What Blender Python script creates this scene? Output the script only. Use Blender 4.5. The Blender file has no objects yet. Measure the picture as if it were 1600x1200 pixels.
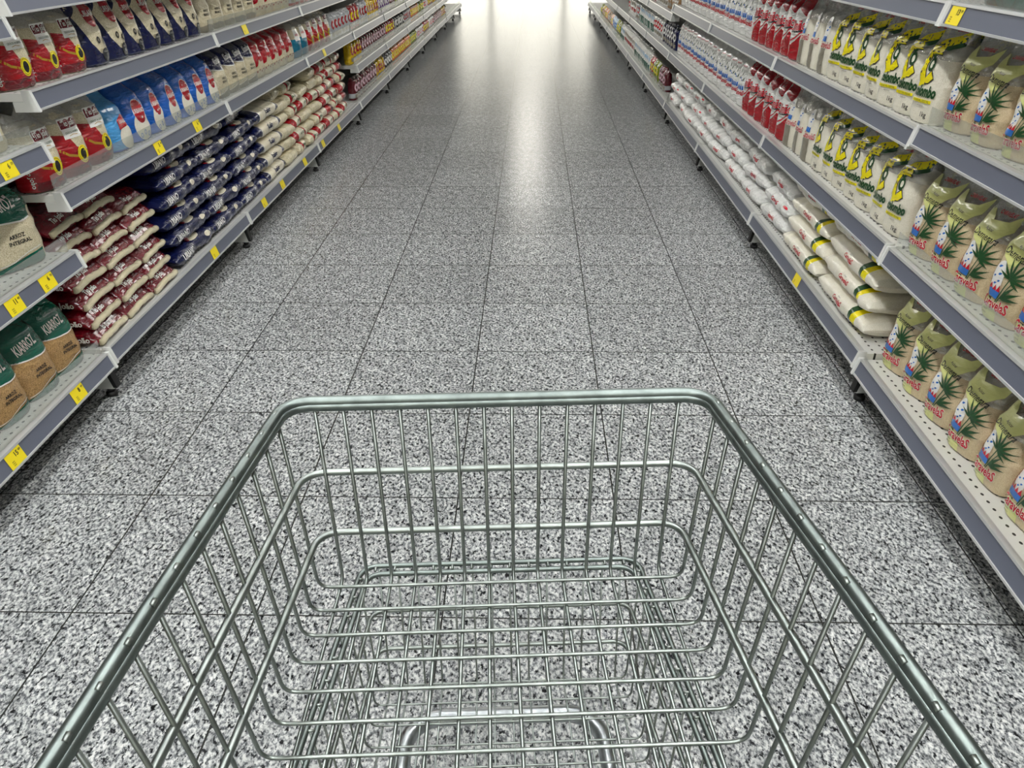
import bpy, bmesh, math, random
from mathutils import Vector, Matrix, noise
C = bpy.context.scene.collection
PI = math.pi
random.seed(7)

# ------------------------------------------------------------------ camera
def look_axes(th, ya, ro):
    f = Vector((math.sin(ya)*math.cos(th), math.cos(ya)*math.cos(th), -math.sin(th)))
    r = Vector((math.cos(ya), -math.sin(ya), 0)); u = r.cross(f)
    return r*math.cos(ro)+u*math.sin(ro), -r*math.sin(ro)+u*math.cos(ro), f
cam_data = bpy.data.cameras.new('camera'); cam = bpy.data.objects.new('camera', cam_data); C.objects.link(cam)
cam_data.sensor_width = 36; cam_data.lens = 1196.2/1600*36; cam_data.clip_start = .02; cam_data.clip_end = 200
r_, u_, f_ = look_axes(0.533492, -0.0293792, -0.0095006)
m_ = Matrix((r_, u_, -f_)).transposed().to_4x4(); m_.translation = Vector((0.18725, 0, 1.25513)); cam.matrix_world = m_
bpy.context.scene.camera = cam
# ------------------------------------------------------------------ world, exposure
world = bpy.data.worlds.new('world'); bpy.context.scene.world = world; world.use_nodes = True
world.node_tree.nodes['Background'].inputs[0].default_value = (.8, .85, .9, 1)
world.node_tree.nodes['Background'].inputs[1].default_value = .3
vs = bpy.context.scene.view_settings
vs.view_transform = 'Standard'; vs.look = 'None'; vs.gamma = 1; vs.use_curve_mapping = False; vs.exposure = 0.25
LAMP_STRENGTH = 35.0
bpy.context.scene.cycles.max_bounces = 8; bpy.context.scene.cycles.transparent_max_bounces = 16
bpy.context.scene.cycles.glossy_bounces = 3; bpy.context.scene.cycles.diffuse_bounces = 4

# ------------------------------------------------------------------ dimensions
XL, XR = -1.11, 1.17          # shelf lips
BAY0, BAY = 2.045, 1.32       # first bay joint, bay pitch
NB = 10                       # bays beyond the near one
CEIL = 4.2
# ------------------------------------------------------------------ materials
MATS = {}
def srgb(h):
    h = h.lstrip('#'); o = []
    for i in (0, 2, 4):
        c = int(h[i:i+2], 16)/255; o.append(c/12.92 if c <= .04045 else ((c+.055)/1.055)**2.4)
    return (*o, 1)
def new_mat(name):
    m = bpy.data.materials.new(name); m.use_nodes = True
    return m, m.node_tree.nodes, m.node_tree.links, m.node_tree.nodes['Principled BSDF']
def plain(name, col, rough=.5, metal=0, coat=0, emit=0):
    if name in MATS: return MATS[name]
    m, n, l, p = new_mat(name)
    p.inputs['Base Color'].default_value = srgb(col); p.inputs['Roughness'].default_value = rough; p.inputs['Metallic'].default_value = metal
    p.inputs['Coat Weight'].default_value = coat; p.inputs['Coat Roughness'].default_value = .08
    if emit: p.inputs['Emission Color'].default_value = srgb(col); p.inputs['Emission Strength'].default_value = emit
    MATS[name] = m; return m
def film(name, col, rough=.3, bump=.5, scale=34, coat=.5):
    rough = max(.12, rough-.12); bump *= 1.3; coat *= .6
    """printed plastic film: glossy, crumpled"""
    if name in MATS: return MATS[name]
    m, n, l, p = new_mat(name)
    p.inputs['Base Color'].default_value = srgb(col); p.inputs['Roughness'].default_value = rough
    p.inputs['Coat Weight'].default_value = coat; p.inputs['Coat Roughness'].default_value = .06
    t = n.new('ShaderNodeTexCoord'); mp = n.new('ShaderNodeMapping'); mp.inputs['Scale'].default_value = (1, .7, 2.2)
    no = n.new('ShaderNodeTexNoise'); no.inputs['Scale'].default_value = scale; no.inputs['Detail'].default_value = 4; no.inputs['Distortion'].default_value = .6
    b = n.new('ShaderNodeBump'); b.inputs['Strength'].default_value = bump; b.inputs['Distance'].default_value = .012
    l.new(t.outputs['Object'], mp.inputs[0]); l.new(mp.outputs[0], no.inputs['Vector']); l.new(no.outputs[0], b.inputs['Height']); l.new(b.outputs[0], p.inputs['Normal'])
    MATS[name] = m; return m
def grains(name, c1, c2, scale=260, rough=.4, bump=.6, stretch=2.0):
    """food seen through clear film: rice or sugar"""
    if name in MATS: return MATS[name]
    m, n, l, p = new_mat(name)
    p.inputs['Roughness'].default_value = rough; p.inputs['Coat Weight'].default_value = .6; p.inputs['Coat Roughness'].default_value = .1
    t = n.new('ShaderNodeTexCoord'); mp = n.new('ShaderNodeMapping'); mp.inputs['Scale'].default_value = (1, 1, stretch)
    no = n.new('ShaderNodeTexNoise'); no.inputs['Scale'].default_value = scale; no.inputs['Detail'].default_value = 2
    rp = n.new('ShaderNodeValToRGB'); rp.color_ramp.elements[0].position = .36; rp.color_ramp.elements[1].position = .6
    rp.color_ramp.elements[0].color = srgb(c1); rp.color_ramp.elements[1].color = srgb(c2)
    n2 = n.new('ShaderNodeTexNoise'); n2.inputs['Scale'].default_value = 30; n2.inputs['Detail'].default_value = 4; n2.inputs['Distortion'].default_value = .5
    b = n.new('ShaderNodeBump'); b.inputs['Strength'].default_value = bump; b.inputs['Distance'].default_value = .01
    l.new(t.outputs['Object'], mp.inputs[0]); l.new(mp.outputs[0], no.inputs['Vector']); l.new(no.outputs[0], rp.inputs[0]); l.new(rp.outputs[0], p.inputs['Base Color'])
    l.new(mp.outputs[0], n2.inputs['Vector']); l.new(n2.outputs[0], b.inputs['Height']); l.new(b.outputs[0], p.inputs['Normal'])
    MATS[name] = m; return m
def clear(name, tint='ffffff', haze=.12, gloss=.16, bump=.8, scale=35, rough=.09):
    """thin clear plastic: mostly see-through, crumpled highlights"""
    if name in MATS: return MATS[name]
    m, n, l, p = new_mat(name); n.remove(p); out = n['Material Output']
    tr = n.new('ShaderNodeBsdfTransparent'); tr.inputs[0].default_value = srgb(tint)
    gl = n.new('ShaderNodeBsdfGlossy'); gl.inputs['Roughness'].default_value = rough; gl.inputs['Color'].default_value = (1, 1, 1, 1)
    df = n.new('ShaderNodeBsdfDiffuse'); df.inputs[0].default_value = (.8, .8, .78, 1)
    a = n.new('ShaderNodeMixShader'); a.inputs[0].default_value = haze; b2 = n.new('ShaderNodeMixShader'); b2.inputs[0].default_value = gloss
    t = n.new('ShaderNodeTexCoord'); no = n.new('ShaderNodeTexNoise'); no.inputs['Scale'].default_value = scale; no.inputs['Detail'].default_value = 5; no.inputs['Distortion'].default_value = 1.2
    b = n.new('ShaderNodeBump'); b.inputs['Strength'].default_value = bump; b.inputs['Distance'].default_value = .02
    l.new(t.outputs['Object'], no.inputs['Vector']); l.new(no.outputs[0], b.inputs['Height']); l.new(b.outputs[0], gl.inputs['Normal'])
    l.new(tr.outputs[0], a.inputs[1]); l.new(df.outputs[0], a.inputs[2]); l.new(a.outputs[0], b2.inputs[1]); l.new(gl.outputs[0], b2.inputs[2]); l.new(b2.outputs[0], out.inputs[0])
    MATS[name] = m; return m
def granite():
    m, n, l, p = new_mat('granite')
    t = n.new('ShaderNodeTexCoord'); mp = n.new('ShaderNodeMapping'); mp.inputs['Rotation'].default_value = (0, 0, .5); mp.inputs['Scale'].default_value = (1.25, .85, 1)
    l.new(t.outputs['Object'], mp.inputs[0])
    def nz(scale, det, pos, cols, dist=0.):
        a = n.new('ShaderNodeTexNoise'); a.inputs['Scale'].default_value = scale; a.inputs['Detail'].default_value = det; a.inputs['Roughness'].default_value = .62; a.inputs['Distortion'].default_value = dist
        l.new(mp.outputs[0], a.inputs['Vector']); r = n.new('ShaderNodeValToRGB'); r.color_ramp.elements[0].position = pos[0]; r.color_ramp.elements[1].position = pos[-1]
        r.color_ramp.elements[0].color = srgb(cols[0]); r.color_ramp.elements[1].color = srgb(cols[-1])
        for q, c in zip(pos[1:-1], cols[1:-1]): e = r.color_ramp.elements.new(q); e.color = srgb(c)
        l.new(a.outputs[0], r.inputs[0]); return r
    def mul(a, b):
        x = n.new('ShaderNodeMix'); x.data_type = 'RGBA'; x.blend_type = 'MULTIPLY'; x.inputs[0].default_value = 1
        l.new(a, x.inputs[6]); l.new(b, x.inputs[7]); return x.outputs[2]
    base = nz(120, 5, (.36, .44, .5, .58), ('4b4e51', '7b7e81', 'a8aaaa', 'd3d4d2'))
    dark = nz(85, 4, (.345, .40, .445), ('17191e', '5a5d63', 'ffffff'))
    cloud = nz(26, 3, (.35, .65), ('c4c5c6', 'ffffff'))
    col = mul(mul(base.outputs[0], dark.outputs[0]), cloud.outputs[0])
    # tile joints, 0.4 m grid
    sep = n.new('ShaderNodeSeparateXYZ'); l.new(t.outputs['Object'], sep.inputs[0])
    def mth(op, a, b=None):
        x = n.new('ShaderNodeMath'); x.operation = op
        for k, v in ((0, a), (1, b)):
            if v is None: continue
            if isinstance(v, (int, float)): x.inputs[k].default_value = v
            else: l.new(v, x.inputs[k])
        return x.outputs[0]
    def joint(o, off, w):
        f = mth('FRACT', mth('DIVIDE', mth('ADD', o, 40-off), .4))
        d = mth('MULTIPLY', mth('MINIMUM', f, mth('SUBTRACT', 1, f)), .4)
        return mth('LESS_THAN', d, w)
    j = mth('MAXIMUM', joint(sep.outputs[0], 0, .0019), joint(sep.outputs[1], 1.1459, .0018))
    # each slab its own shade
    cx = mth('FLOOR', mth('DIVIDE', mth('ADD', sep.outputs[0], 40), .4)); cy = mth('FLOOR', mth('DIVIDE', mth('ADD', sep.outputs[1], 40-1.1459), .4))
    cb = n.new('ShaderNodeCombineXYZ'); l.new(cx, cb.inputs[0]); l.new(cy, cb.inputs[1])
    wn = n.new('ShaderNodeTexWhiteNoise'); l.new(cb.outputs[0], wn.inputs['Vector'])
    shade = mth('ADD', mth('MULTIPLY', wn.outputs['Value'], .14), .88)
    sc = n.new('ShaderNodeCombineColor'); [l.new(shade, sc.inputs[k]) for k in range(3)]
    col = mul(col, sc.outputs[0])
    x = n.new('ShaderNodeMix'); x.data_type = 'RGBA'; l.new(j, x.inputs[0]); l.new(col, x.inputs[6]); x.inputs[7].default_value = srgb('2a2a28')
    l.new(x.outputs[2], p.inputs['Base Color'])
    p.inputs['Roughness'].default_value = .23; p.inputs['Specular IOR Level'].default_value = .5
    wob = n.new('ShaderNodeTexNoise'); wob.inputs['Scale'].default_value = 5; l.new(t.outputs['Object'], wob.inputs['Vector'])
    bp = n.new('ShaderNodeBump'); bp.inputs['Strength'].default_value = .04; bp.inputs['Distance'].default_value = .01; l.new(wob.outputs[0], bp.inputs['Height']); l.new(bp.outputs[0], p.inputs['Normal'])
    return m
def deck_mat():
    """white steel deck with rows of small punched holes"""
    m, n, l, p = new_mat('punched_steel'); p.inputs['Roughness'].default_value = .35
    t = n.new('ShaderNodeTexCoord'); sep = n.new('ShaderNodeSeparateXYZ'); l.new(t.outputs['Object'], sep.inputs[0])
    def mth(op, a, b=None):
        x = n.new('ShaderNodeMath'); x.operation = op
        for k, v in ((0, a), (1, b)):
            if v is None: continue
            if isinstance(v, (int, float)): x.inputs[k].default_value = v
            else: l.new(v, x.inputs[k])
        return x.outputs[0]
    def cell(o, per): return mth('MULTIPLY', mth('SUBTRACT', mth('FRACT', mth('DIVIDE', mth('ADD', o, 20), per)), .5), per)
    a = cell(sep.outputs[0], .032); b = cell(sep.outputs[1], .027)
    d = mth('SQRT', mth('ADD', mth('MULTIPLY', mth('MULTIPLY', a, a), 1.), mth('MULTIPLY', mth('MULTIPLY', b, b), .45)))
    k = mth('LESS_THAN', d, .0034)
    x = n.new('ShaderNodeMix'); x.data_type = 'RGBA'; l.new(k, x.inputs[0]); x.inputs[6].default_value = srgb('dcdcd8'); x.inputs[7].default_value = srgb('1c1c1c')
    l.new(x.outputs[2], p.inputs['Base Color']); return m
def metal_mat(name, col, rough, scale=60):
    m, n, l, p = new_mat(name); p.inputs['Metallic'].default_value = 1; p.inputs['Roughness'].default_value = rough
    t = n.new('ShaderNodeTexCoord'); no = n.new('ShaderNodeTexNoise'); no.inputs['Scale'].default_value = scale; no.inputs['Detail'].default_value = 4
    rp = n.new('ShaderNodeValToRGB'); c = srgb(col); rp.color_ramp.elements[0].color = tuple(v*.72 for v in c[:3])+(1,); rp.color_ramp.elements[1].color = c
    rp.color_ramp.elements[0].position = .3; rp.color_ramp.elements[1].position = .65
    l.new(t.outputs['Object'], no.inputs['Vector']); l.new(no.outputs[0], rp.inputs[0]); l.new(rp.outputs[0], p.inputs['Base Color']); return m

M = dict(
 floor=granite(), deck=deck_mat(), zinc=metal_mat('galvanised_wire', '969d99', .38), zinc_dark=metal_mat('galvanised_tube', '7c8582', .42), chrome=metal_mat('chromed_tube', 'bcc1c4', .3),
 white=plain('white_steel', 'cfd0cd', .35), slate=plain('slate_rail', '5d616e', .35), alu=plain('rail_edge', 'c2c3c2', .3, .4), rubber=plain('black_rubber', '141414', .6),
 back=plain('back_panel', '8a8a86', .5), yellow=plain('yellow_tag', 'e8d21a', .4), ink=plain('tag_ink', '2c2a14', .6), ceil=plain('ceiling_paint', '8e8e8b', .8), wall=plain('wall_paint', 'dedccf', .8),
 lamp=plain('lamp_diffuser', 'fdfefc', .4, emit=LAMP_STRENGTH), lamp_mid=plain('lamp_diffuser_mid', 'fffcf6', .4, emit=26.0), lamp_far=plain('lamp_diffuser_soft', 'fffaf0', .4, emit=5.0), day=plain('window_daylight', 'fcf8ea', .3, emit=2.4), lampbody=plain('lamp_body', 'd0d0d0', .4),
 guard=clear('acrylic_guard', 'f6f8f6', .10, .14, .05, 6, .06), top=clear('clear_film', 'f8f8f4', .3, .3, 1., 42), fardeck=plain('far_deck', 'c9c9c5', .4),
 rice=grains('white_rice', 'b9ab86', 'e0d6bb'), brown=grains('brown_rice', '8d6c40', 'c49d68'), sugar=grains('raw_sugar', 'cdb68e', 'e4d3b1', 600, .45, .35, 1), white_sugar=grains('white_sugar', 'e0dac6', 'f1ecdd', 500, .45, .35, 1),
 cream=film('cream_film', 'ddd5bd', .35, .5), milk=film('white_film', 'e9e9e6', .35, .6), red=film('red_film', 'a50d1b', .25), crimson=film('crimson_film', '6c0718', .26, .6, 40, .5), navy=film('navy_film', '131a45', .25, .45),
 blue=film('blue_film', '0f5fc0', .22, .7), teal=film('teal_film', '0c6d8c', .25), green=film('green_film', '0d5a48', .25, .6), lime=film('lime_label', 'e3e494', .4, .25), yel=film('yellow_film', 'f1e118', .3, .3), dgreen=film('dark_green_print', '1e4a24', .4, .2),
 wht=film('white_print', 'efeeea', .35, .2), rprint=film('red_print', 'c41a2c', .35, .2), bprint=film('blue_print', '2f6fc2', .35, .2), blk=film('black_print', '1b1b1d', .4, .2), gold=film('gold_print', 'b18a2a', .3, .2), grey=film('grey_label', '8d8778', .4, .3),
 sky=film('light_blue_film', '4aa0df', .22, .7), purple=film('purple_film', '6d3f86', .25), orange=film('orange_film', 'd9781a', .25), pink=film('pink_film', 'd9b7c4', .3), yellow_film=film('snack_yellow', 'd9b316', .25), darkbag=film('charcoal_film', '2b2f33', .25), brownbag=film('kraft_film', '9a774e', .5), ocean=film('olive_film', '7c8a1e', .3),
 silver=film('silver_film', 'b9bcc0', .25), wred=film('wine_film', '5e1420', .3), cyan=film('pale_print', 'a9c9e6', .3), beigeseam=film('seam_film', 'd9cfae', .35, .5, 60))

# ------------------------------------------------------------------ object helpers
def tag(o, label=None, cat=None, group=None, kind=None):
    for k, v in (('label', label), ('category', cat), ('group', group), ('kind', kind)):
        if v: o[k] = v
    return o
class MB:
    """collects verts / faces with material slots, links them as one mesh object"""
    def __init__(s): s.v = []; s.f = []; s.m = []; s.mats = []; s.smooth = []
    def slot(s, mat):
        if mat not in s.mats: s.mats.append(mat)
        return s.mats.index(mat)
    def add(s, vs, fs, mat, smooth=False):
        k = len(s.v); s.v += [tuple(p) for p in vs]; i = s.slot(mat)
        for f in fs: s.f.append(tuple(k+a for a in f)); s.m.append(i); s.smooth.append(smooth)
    def box(s, x0, x1, y0, y1, z0, z1, mat):
        vs = [(x, y, z) for z in (z0, z1) for y in (y0, y1) for x in (x0, x1)]
        s.add(vs, [(0, 2, 3, 1), (4, 5, 7, 6), (0, 1, 5, 4), (2, 6, 7, 3), (0, 4, 6, 2), (1, 3, 7, 5)], mat)
    def prism(s, prof, y0, y1, mat):
        """xz profile extruded along y"""
        n = len(prof); vs = [(x, y0, z) for x, z in prof]+[(x, y1, z) for x, z in prof]
        s.add(vs, [tuple(range(n)), tuple(range(2*n-1, n-1, -1))]+[(i, i+n, (i+1) % n+n, (i+1) % n) for i in range(n)], mat)
    def tube(s, pts, rad, mat, seg=8, closed=False):
        pts = [Vector(p) for p in pts]; n = len(pts); rings = []
        prev = None
        for i, p in enumerate(pts):
            a = pts[i-1] if (i or closed) else p; b = pts[(i+1) % n] if (i < n-1 or closed) else p
            t = (b-a).normalized()
            if prev is None:
                ref = Vector((0, 0, 1)) if abs(t.z) < .9 else Vector((1, 0, 0)); nn = t.cross(ref).normalized()
            else:
                nn = (prev-t*prev.dot(t)); nn = nn.normalized() if nn.length > 1e-6 else t.orthogonal().normalized()
            prev = nn; bb = t.cross(nn)
            rings.append([p+(nn*math.cos(2*PI*k/seg)+bb*math.sin(2*PI*k/seg))*rad for k in range(seg)])
        vs = [v for r in rings for v in r]; fs = []
        for i in range(n if closed else n-1):
            j = (i+1) % n
            for k in range(seg): fs.append((i*seg+k, i*seg+(k+1) % seg, j*seg+(k+1) % seg, j*seg+k))
        if not closed: fs += [tuple(range(seg))[::-1], tuple((n-1)*seg+k for k in range(seg))]
        s.add(vs, fs, mat, True)
    def build(s, name, parent=None, loc=None):
        me = bpy.data.meshes.new(name); me.from_pydata(s.v, [], s.f)
        for m in s.mats: me.materials.append(m)
        me.polygons.foreach_set('material_index', s.m); me.polygons.foreach_set('use_smooth', s.smooth); me.update()
        o = bpy.data.objects.new(name, me); C.objects.link(o)
        if parent: o.parent = parent
        if loc: o.location = loc
        return o
def empty(name, loc=(0, 0, 0), rz=0, **kw):
    o = bpy.data.objects.new(name, None); C.objects.link(o); o.location = loc; o.rotation_euler = (0, 0, rz); o.empty_display_size = .05
    return tag(o, **kw)
def copy_tree(o, parent=None):
    c = o.copy(); C.objects.link(c)
    if parent: c.parent = parent
    for ch in list(o.children): copy_tree(ch, c)
    return c
ORD = 'zeroth first second third fourth fifth sixth seventh eighth ninth tenth eleventh twelfth thirteenth fourteenth fifteenth sixteenth seventeenth eighteenth nineteenth twentieth'.split()
def ordn(i): return ORD[i] if i < len(ORD) else 'twenty-'+ORD[i-20]

# ------------------------------------------------------------------ flat art: list of (tris2d, material); coordinates in metres
_tc = {}
def text2d(s, size, bold=0., narrow=1.0, shear=0.):
    key = (s, size, bold, narrow, shear)
    if key in _tc: return _tc[key]
    cu = bpy.data.curves.new('t', 'FONT'); cu.body = s; cu.size = size; cu.resolution_u = 2; cu.align_x = 'CENTER'; cu.align_y = 'CENTER'; cu.offset = bold*size; cu.shear = shear
    o = bpy.data.objects.new('t', cu); C.objects.link(o); bpy.context.view_layer.update()
    me = bpy.data.meshes.new_from_object(o.evaluated_get(bpy.context.evaluated_depsgraph_get()))
    bm = bmesh.new(); bm.from_mesh(me)
    if size > .018:
        bmesh.ops.triangulate(bm, faces=bm.faces[:])
        for _ in range(3):
            es = [e for e in bm.edges if e.calc_length() > .009]
            if not es: break
            bmesh.ops.subdivide_edges(bm, edges=es, cuts=1); bmesh.ops.triangulate(bm, faces=[f for f in bm.faces if len(f.verts) > 3])
    bm.verts.index_update(); vs = [(v.co.x*narrow, v.co.y) for v in bm.verts]; fs = [tuple(v.index for v in f.verts) for f in bm.faces]; bm.free()
    bpy.data.objects.remove(o); bpy.data.curves.remove(cu); bpy.data.meshes.remove(me)
    _tc[key] = (vs, fs); return vs, fs
def xf(art, cx, cy, rot=0):
    vs, fs = art; c, s = math.cos(rot), math.sin(rot)
    return [(cx+x*c-y*s, cy+x*s+y*c) for x, y in vs], fs
def poly2d(pts, step=.012):
    """fill a polygon and cut it fine enough to wrap over a bag"""
    bm = bmesh.new(); bm.faces.new([bm.verts.new((x, y, 0)) for x, y in pts]); bmesh.ops.triangulate(bm, faces=bm.faces[:])
    for _ in range(7):
        es = [e for e in bm.edges if e.calc_length() > step]
        if not es: break
        bmesh.ops.subdivide_edges(bm, edges=es, cuts=1); bmesh.ops.triangulate(bm, faces=[f for f in bm.faces if len(f.verts) > 3])
    bm.verts.index_update(); r = [(v.co.x, v.co.y) for v in bm.verts], [tuple(v.index for v in f.verts) for f in bm.faces]
    bm.free(); return r
def ell(cx, cy, rx, ry, n=20, a0=0, a1=2*PI, rot=0):
    c, s = math.cos(rot), math.sin(rot)
    return [(cx+rx*math.cos(a)*c-ry*math.sin(a)*s, cy+rx*math.cos(a)*s+ry*math.sin(a)*c) for a in (a0+(a1-a0)*k/n for k in range(n))]
def leaf(x, y, L, w, ang):
    c, s = math.cos(ang), math.sin(ang); P = [(0, 0), (.3, .5), (.6, .42), (1, 0), (.6, -.3), (.3, -.42)]
    return [(x+p*L*c-q*w*s, y+p*L*s+q*w*c) for p, q in P]
def stroke(pts, w):
    """ribbon polygon along a polyline"""
    up, dn = [], []
    for i, p in enumerate(pts):
        a = pts[max(i-1, 0)]; b = pts[min(i+1, len(pts)-1)]; dx, dy = b[0]-a[0], b[1]-a[1]; L = math.hypot(dx, dy) or 1
        nx, ny = -dy/L*w/2, dx/L*w/2; up.append((p[0]+nx, p[1]+ny)); dn.append((p[0]-nx, p[1]-ny))
    return up+dn[::-1]

# ------------------------------------------------------------------ bags
def nz(x, y, z, seed): return noise.noise(Vector((x+seed*7.3, y-seed*3.1, z+seed*1.7)))
class Stand:
    """a bag standing on its base. local +X is the printed face, Z up. v in 0..1 up the bag"""
    def __init__(s, W, D, H, fill=.66, seed=1, flare=1.0, n=3.0, lean=0.): s.W, s.D, s.H, s.fill, s.seed, s.flare, s.n, s.lean = W, D, H, fill, seed, flare, n, lean
    def ab(s, v):
        k = min(1, v/.06); base = .86+.14*math.sqrt(max(0, 1-(1-k)**2))
        a = s.W/2*base*(1+.03*math.sin(PI*min(v/s.fill, 1))); b = s.D/2*base*(1+.06*math.sin(PI*min(v/s.fill, 1)))
        if v > s.fill:
            t = (v-s.fill)/(1-s.fill); e = t*t*(3-2*t)
            a *= 1-.10*math.sin(PI*min(t*1.2, 1))*1+(s.flare-1)*e; b *= (1-e)*.97+.03
        return a, b
    def wob(s, y, z, x=0): return nz(x*14, y*22, z*26, s.seed)*.006+nz(x*50, y*60, z*45, s.seed)*.0022*(1.6 if z/s.H > s.fill*.9 else 1)
    def P(s, th, v):
        a, b = s.ab(v); c, q = math.cos(th), math.sin(th)
        x = b*math.copysign(abs(c)**(2/s.n), c); y = a*math.copysign(abs(q)**(2/s.n), q); z = v*s.H
        w = s.wob(y, z, x)*(.3+.7*min(1, v/.08)); L = math.hypot(x/b, y/a) or 1
        return Vector((x*(1+w/b*.5)+s.off(v), y*(1+w/a), z))
    def off(s, v): return -s.lean*v*v
    def face(s, t, h, off=.0011):
        v = h/s.H
        if v > s.fill and not s.shut: off += min(.002+(v-s.fill)/(1-s.fill)*.006, .007)
        a, b = s.ab(v); u = max(-.985, min(.985, t/a)); x = b*(1-abs(u)**s.n)**(1/s.n)
        w = s.wob(t, h, x)*(.3+.7*min(1, v/.08)); return Vector((x*(1+w/b*.5)+off+s.off(v), u*a*(1+w/a), h))
    def side(s, t, h, sg, off=.0011):
        """t along X (towards the aisle positive when seen on -Y side)"""
        v = h/s.H; a, b = s.ab(v); u = max(-.985, min(.985, t/b)); y = a*(1-abs(u)**s.n)**(1/s.n)
        x = u*b; w = s.wob(sg*y, h, x)*(.3+.7*min(1, v/.08)); return Vector((x*(1+w/b*.5)+s.off(v), sg*(y*(1+w/a)+off), h))
    def build(s, name, bands, art=(), sides=(), top=M['top'], nv=26, nt=28, parent=None, closed_top=False):
        s.shut = closed_top; mb = MB(); hi = 1.0 if closed_top else s.fill
        cuts = sorted(set([0, .02, .05, .09]+[c for c, _ in bands[1:]]+[hi*k/nv for k in range(1, nv+1)])); cuts = [c for c in cuts if c <= hi+1e-6]
        def bm_(v): 
            r = bands[0][1]
            for c, m in bands:
                if v >= c-1e-6: r = m
            return r
        rings = [[s.P(2*PI*k/nt, v) for k in range(nt)] for v in cuts]
        for i in range(len(cuts)-1):
            mb.add(rings[i]+rings[i+1], [(k, (k+1) % nt, nt+(k+1) % nt, nt+k) for k in range(nt)], bm_(cuts[i]), True)
        mb.add(rings[0], [tuple(range(nt))[::-1]], bm_(0))
        if closed_top: mb.add(rings[-1], [tuple(range(nt))], bm_(1))
        else:   # domed contents
            last = rings[-1]; cc = sum(last, Vector())/nt; prev = last
            for k, (sc, dz) in enumerate(((.8, .010), (.5, .017), (.2, .02))):
                ring = [cc+(p-cc)*sc+Vector((0, 0, dz*s.H/.22+nz(p.x*40, p.y*40, k, s.seed)*.006)) for p in last]
                mb.add(prev+ring, [(j, (j+1) % nt, nt+(j+1) % nt, nt+j) for j in range(nt)], bm_(0) if len(bands) == 1 else bm_(hi), True); prev = ring
            mb.add(prev, [tuple(range(nt))], bm_(hi), True)
        lay = .0012
        for (vs, fs), mat in art:
            lay += .00013; mb.add([s.face(x, y, lay) for x, y in vs], fs, mat, True)
        for sg in (-1, 1):
            lay2 = .0009
            for (vs, fs), mat in sides:
                lay2 += .00012; f2 = fs if sg < 0 else [f[::-1] for f in fs]
                mb.add([s.side(x if sg < 0 else -x, y, sg, lay2) for x, y in vs], f2, mat, True)
        o = mb.build(name, parent)
        if not closed_top and top:
            tb = MB(); vs_ = [s.fill-.04+(1-s.fill+.04)*k/10 for k in range(11)]
            rr = [[s.P(2*PI*k/nt, v)*1 for k in range(nt)] for v in vs_]
            for i, v in enumerate(vs_):
                e = max(0, (v-s.fill)/(1-s.fill))
                for k in range(nt):
                    p = rr[i][k]; g = Vector((p.x*1.012, p.y*1.012, p.z)); d = (nz(p.x*30, p.y*35, p.z*40, s.seed+5)*.014-(.004 if p.x > 0 else -.004))*e
                    g.x += d*1.3; g.z += nz(p.y*45, p.x*20, 3, s.seed)*.028*e**3; g.y += nz(p.z*40, p.y*20, 9, s.seed)*.012*e; rr[i][k] = g
            for i in range(len(vs_)-1): tb.add(rr[i]+rr[i+1], [(k, (k+1) % nt, nt+(k+1) % nt, nt+k) for k in range(nt)], top, True)
            tb.build('clear_top', o)
        return o
class Lie:
    """a sack lying flat: long axis = local Y, long side to the aisle = +X, resting on z = 0"""
    def __init__(s, L, W, T, seed=1, n=2.6, endk=5): s.L, s.W, s.T, s.seed, s.n, s.endk = L, W, T, seed, n, endk
    def ab(s, u):
        e = max(0, 1-abs(u)**s.endk)**.5; a = s.W/2*(.93+.07*e); b = s.T/2*(.10+.90*e); return a, b
    def P(s, th, u, extra=0.):
        a, b = s.ab(u); c, q = math.cos(th), math.sin(th); x = a*math.copysign(abs(c)**(2/s.n), c); z = b*math.copysign(abs(q)**(2/s.n), q)
        w = nz(x*12, u*4, z*14, s.seed)*.012+nz(x*45, u*14, z*45, s.seed)*.004; w *= .3+.7*(1-abs(u)**8)
        d = Vector((x/a, 0, z/b*1.0)); d = d.normalized() if d.length else d
        p = Vector((x, u*s.L/2+nz(x*25, q*2, 0, s.seed)*.006*abs(u)**6, z+s.T*.47))+d*(w*(.7 if q > 0 or True else 0)+extra)
        p.z = max(p.z, 0.0); return p
    def build(s, name, bands, art=(), ends=(), nu=26, nt=22, parent=None, tailmat=None):
        """bands: (y_from, material); art in metres: x along local Y, y = arc up from the mid-height of the aisle side"""
        mb = MB(); cuts = sorted(set([-1, 1]+[2*y/s.L for y, _ in bands[1:]]+[-1+2*k/nu for k in range(nu+1)]))
        def bm_(y):
            r = bands[0][1]
            for c, m in bands:
                if y >= c-1e-6: r = m
            return r
        rings = [[s.P(2*PI*k/nt, u) for k in range(nt)] for u in cuts]
        for i in range(len(cuts)-1): mb.add(rings[i]+rings[i+1], [(k, nt+k, nt+(k+1) % nt, (k+1) % nt) for k in range(nt)], bm_((cuts[i]+cuts[i+1])/2*s.L/2), True)
        mb.add(rings[0], [tuple(range(nt))], bm_(-s.L), True); mb.add(rings[-1], [tuple(range(nt))[::-1]], bm_(s.L), True)
        lay = .0008
        for (vs, fs), mat in art:
            lay += .00012; R = (s.W/2*.38+s.T/2*.62)
            mb.add([s.P(min(1.5, max(-1.2, y/R)), max(-.97, min(.97, 2*x/s.L)), lay) for x, y in vs], fs, mat, True)
        return mb.build(name, parent)
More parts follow.
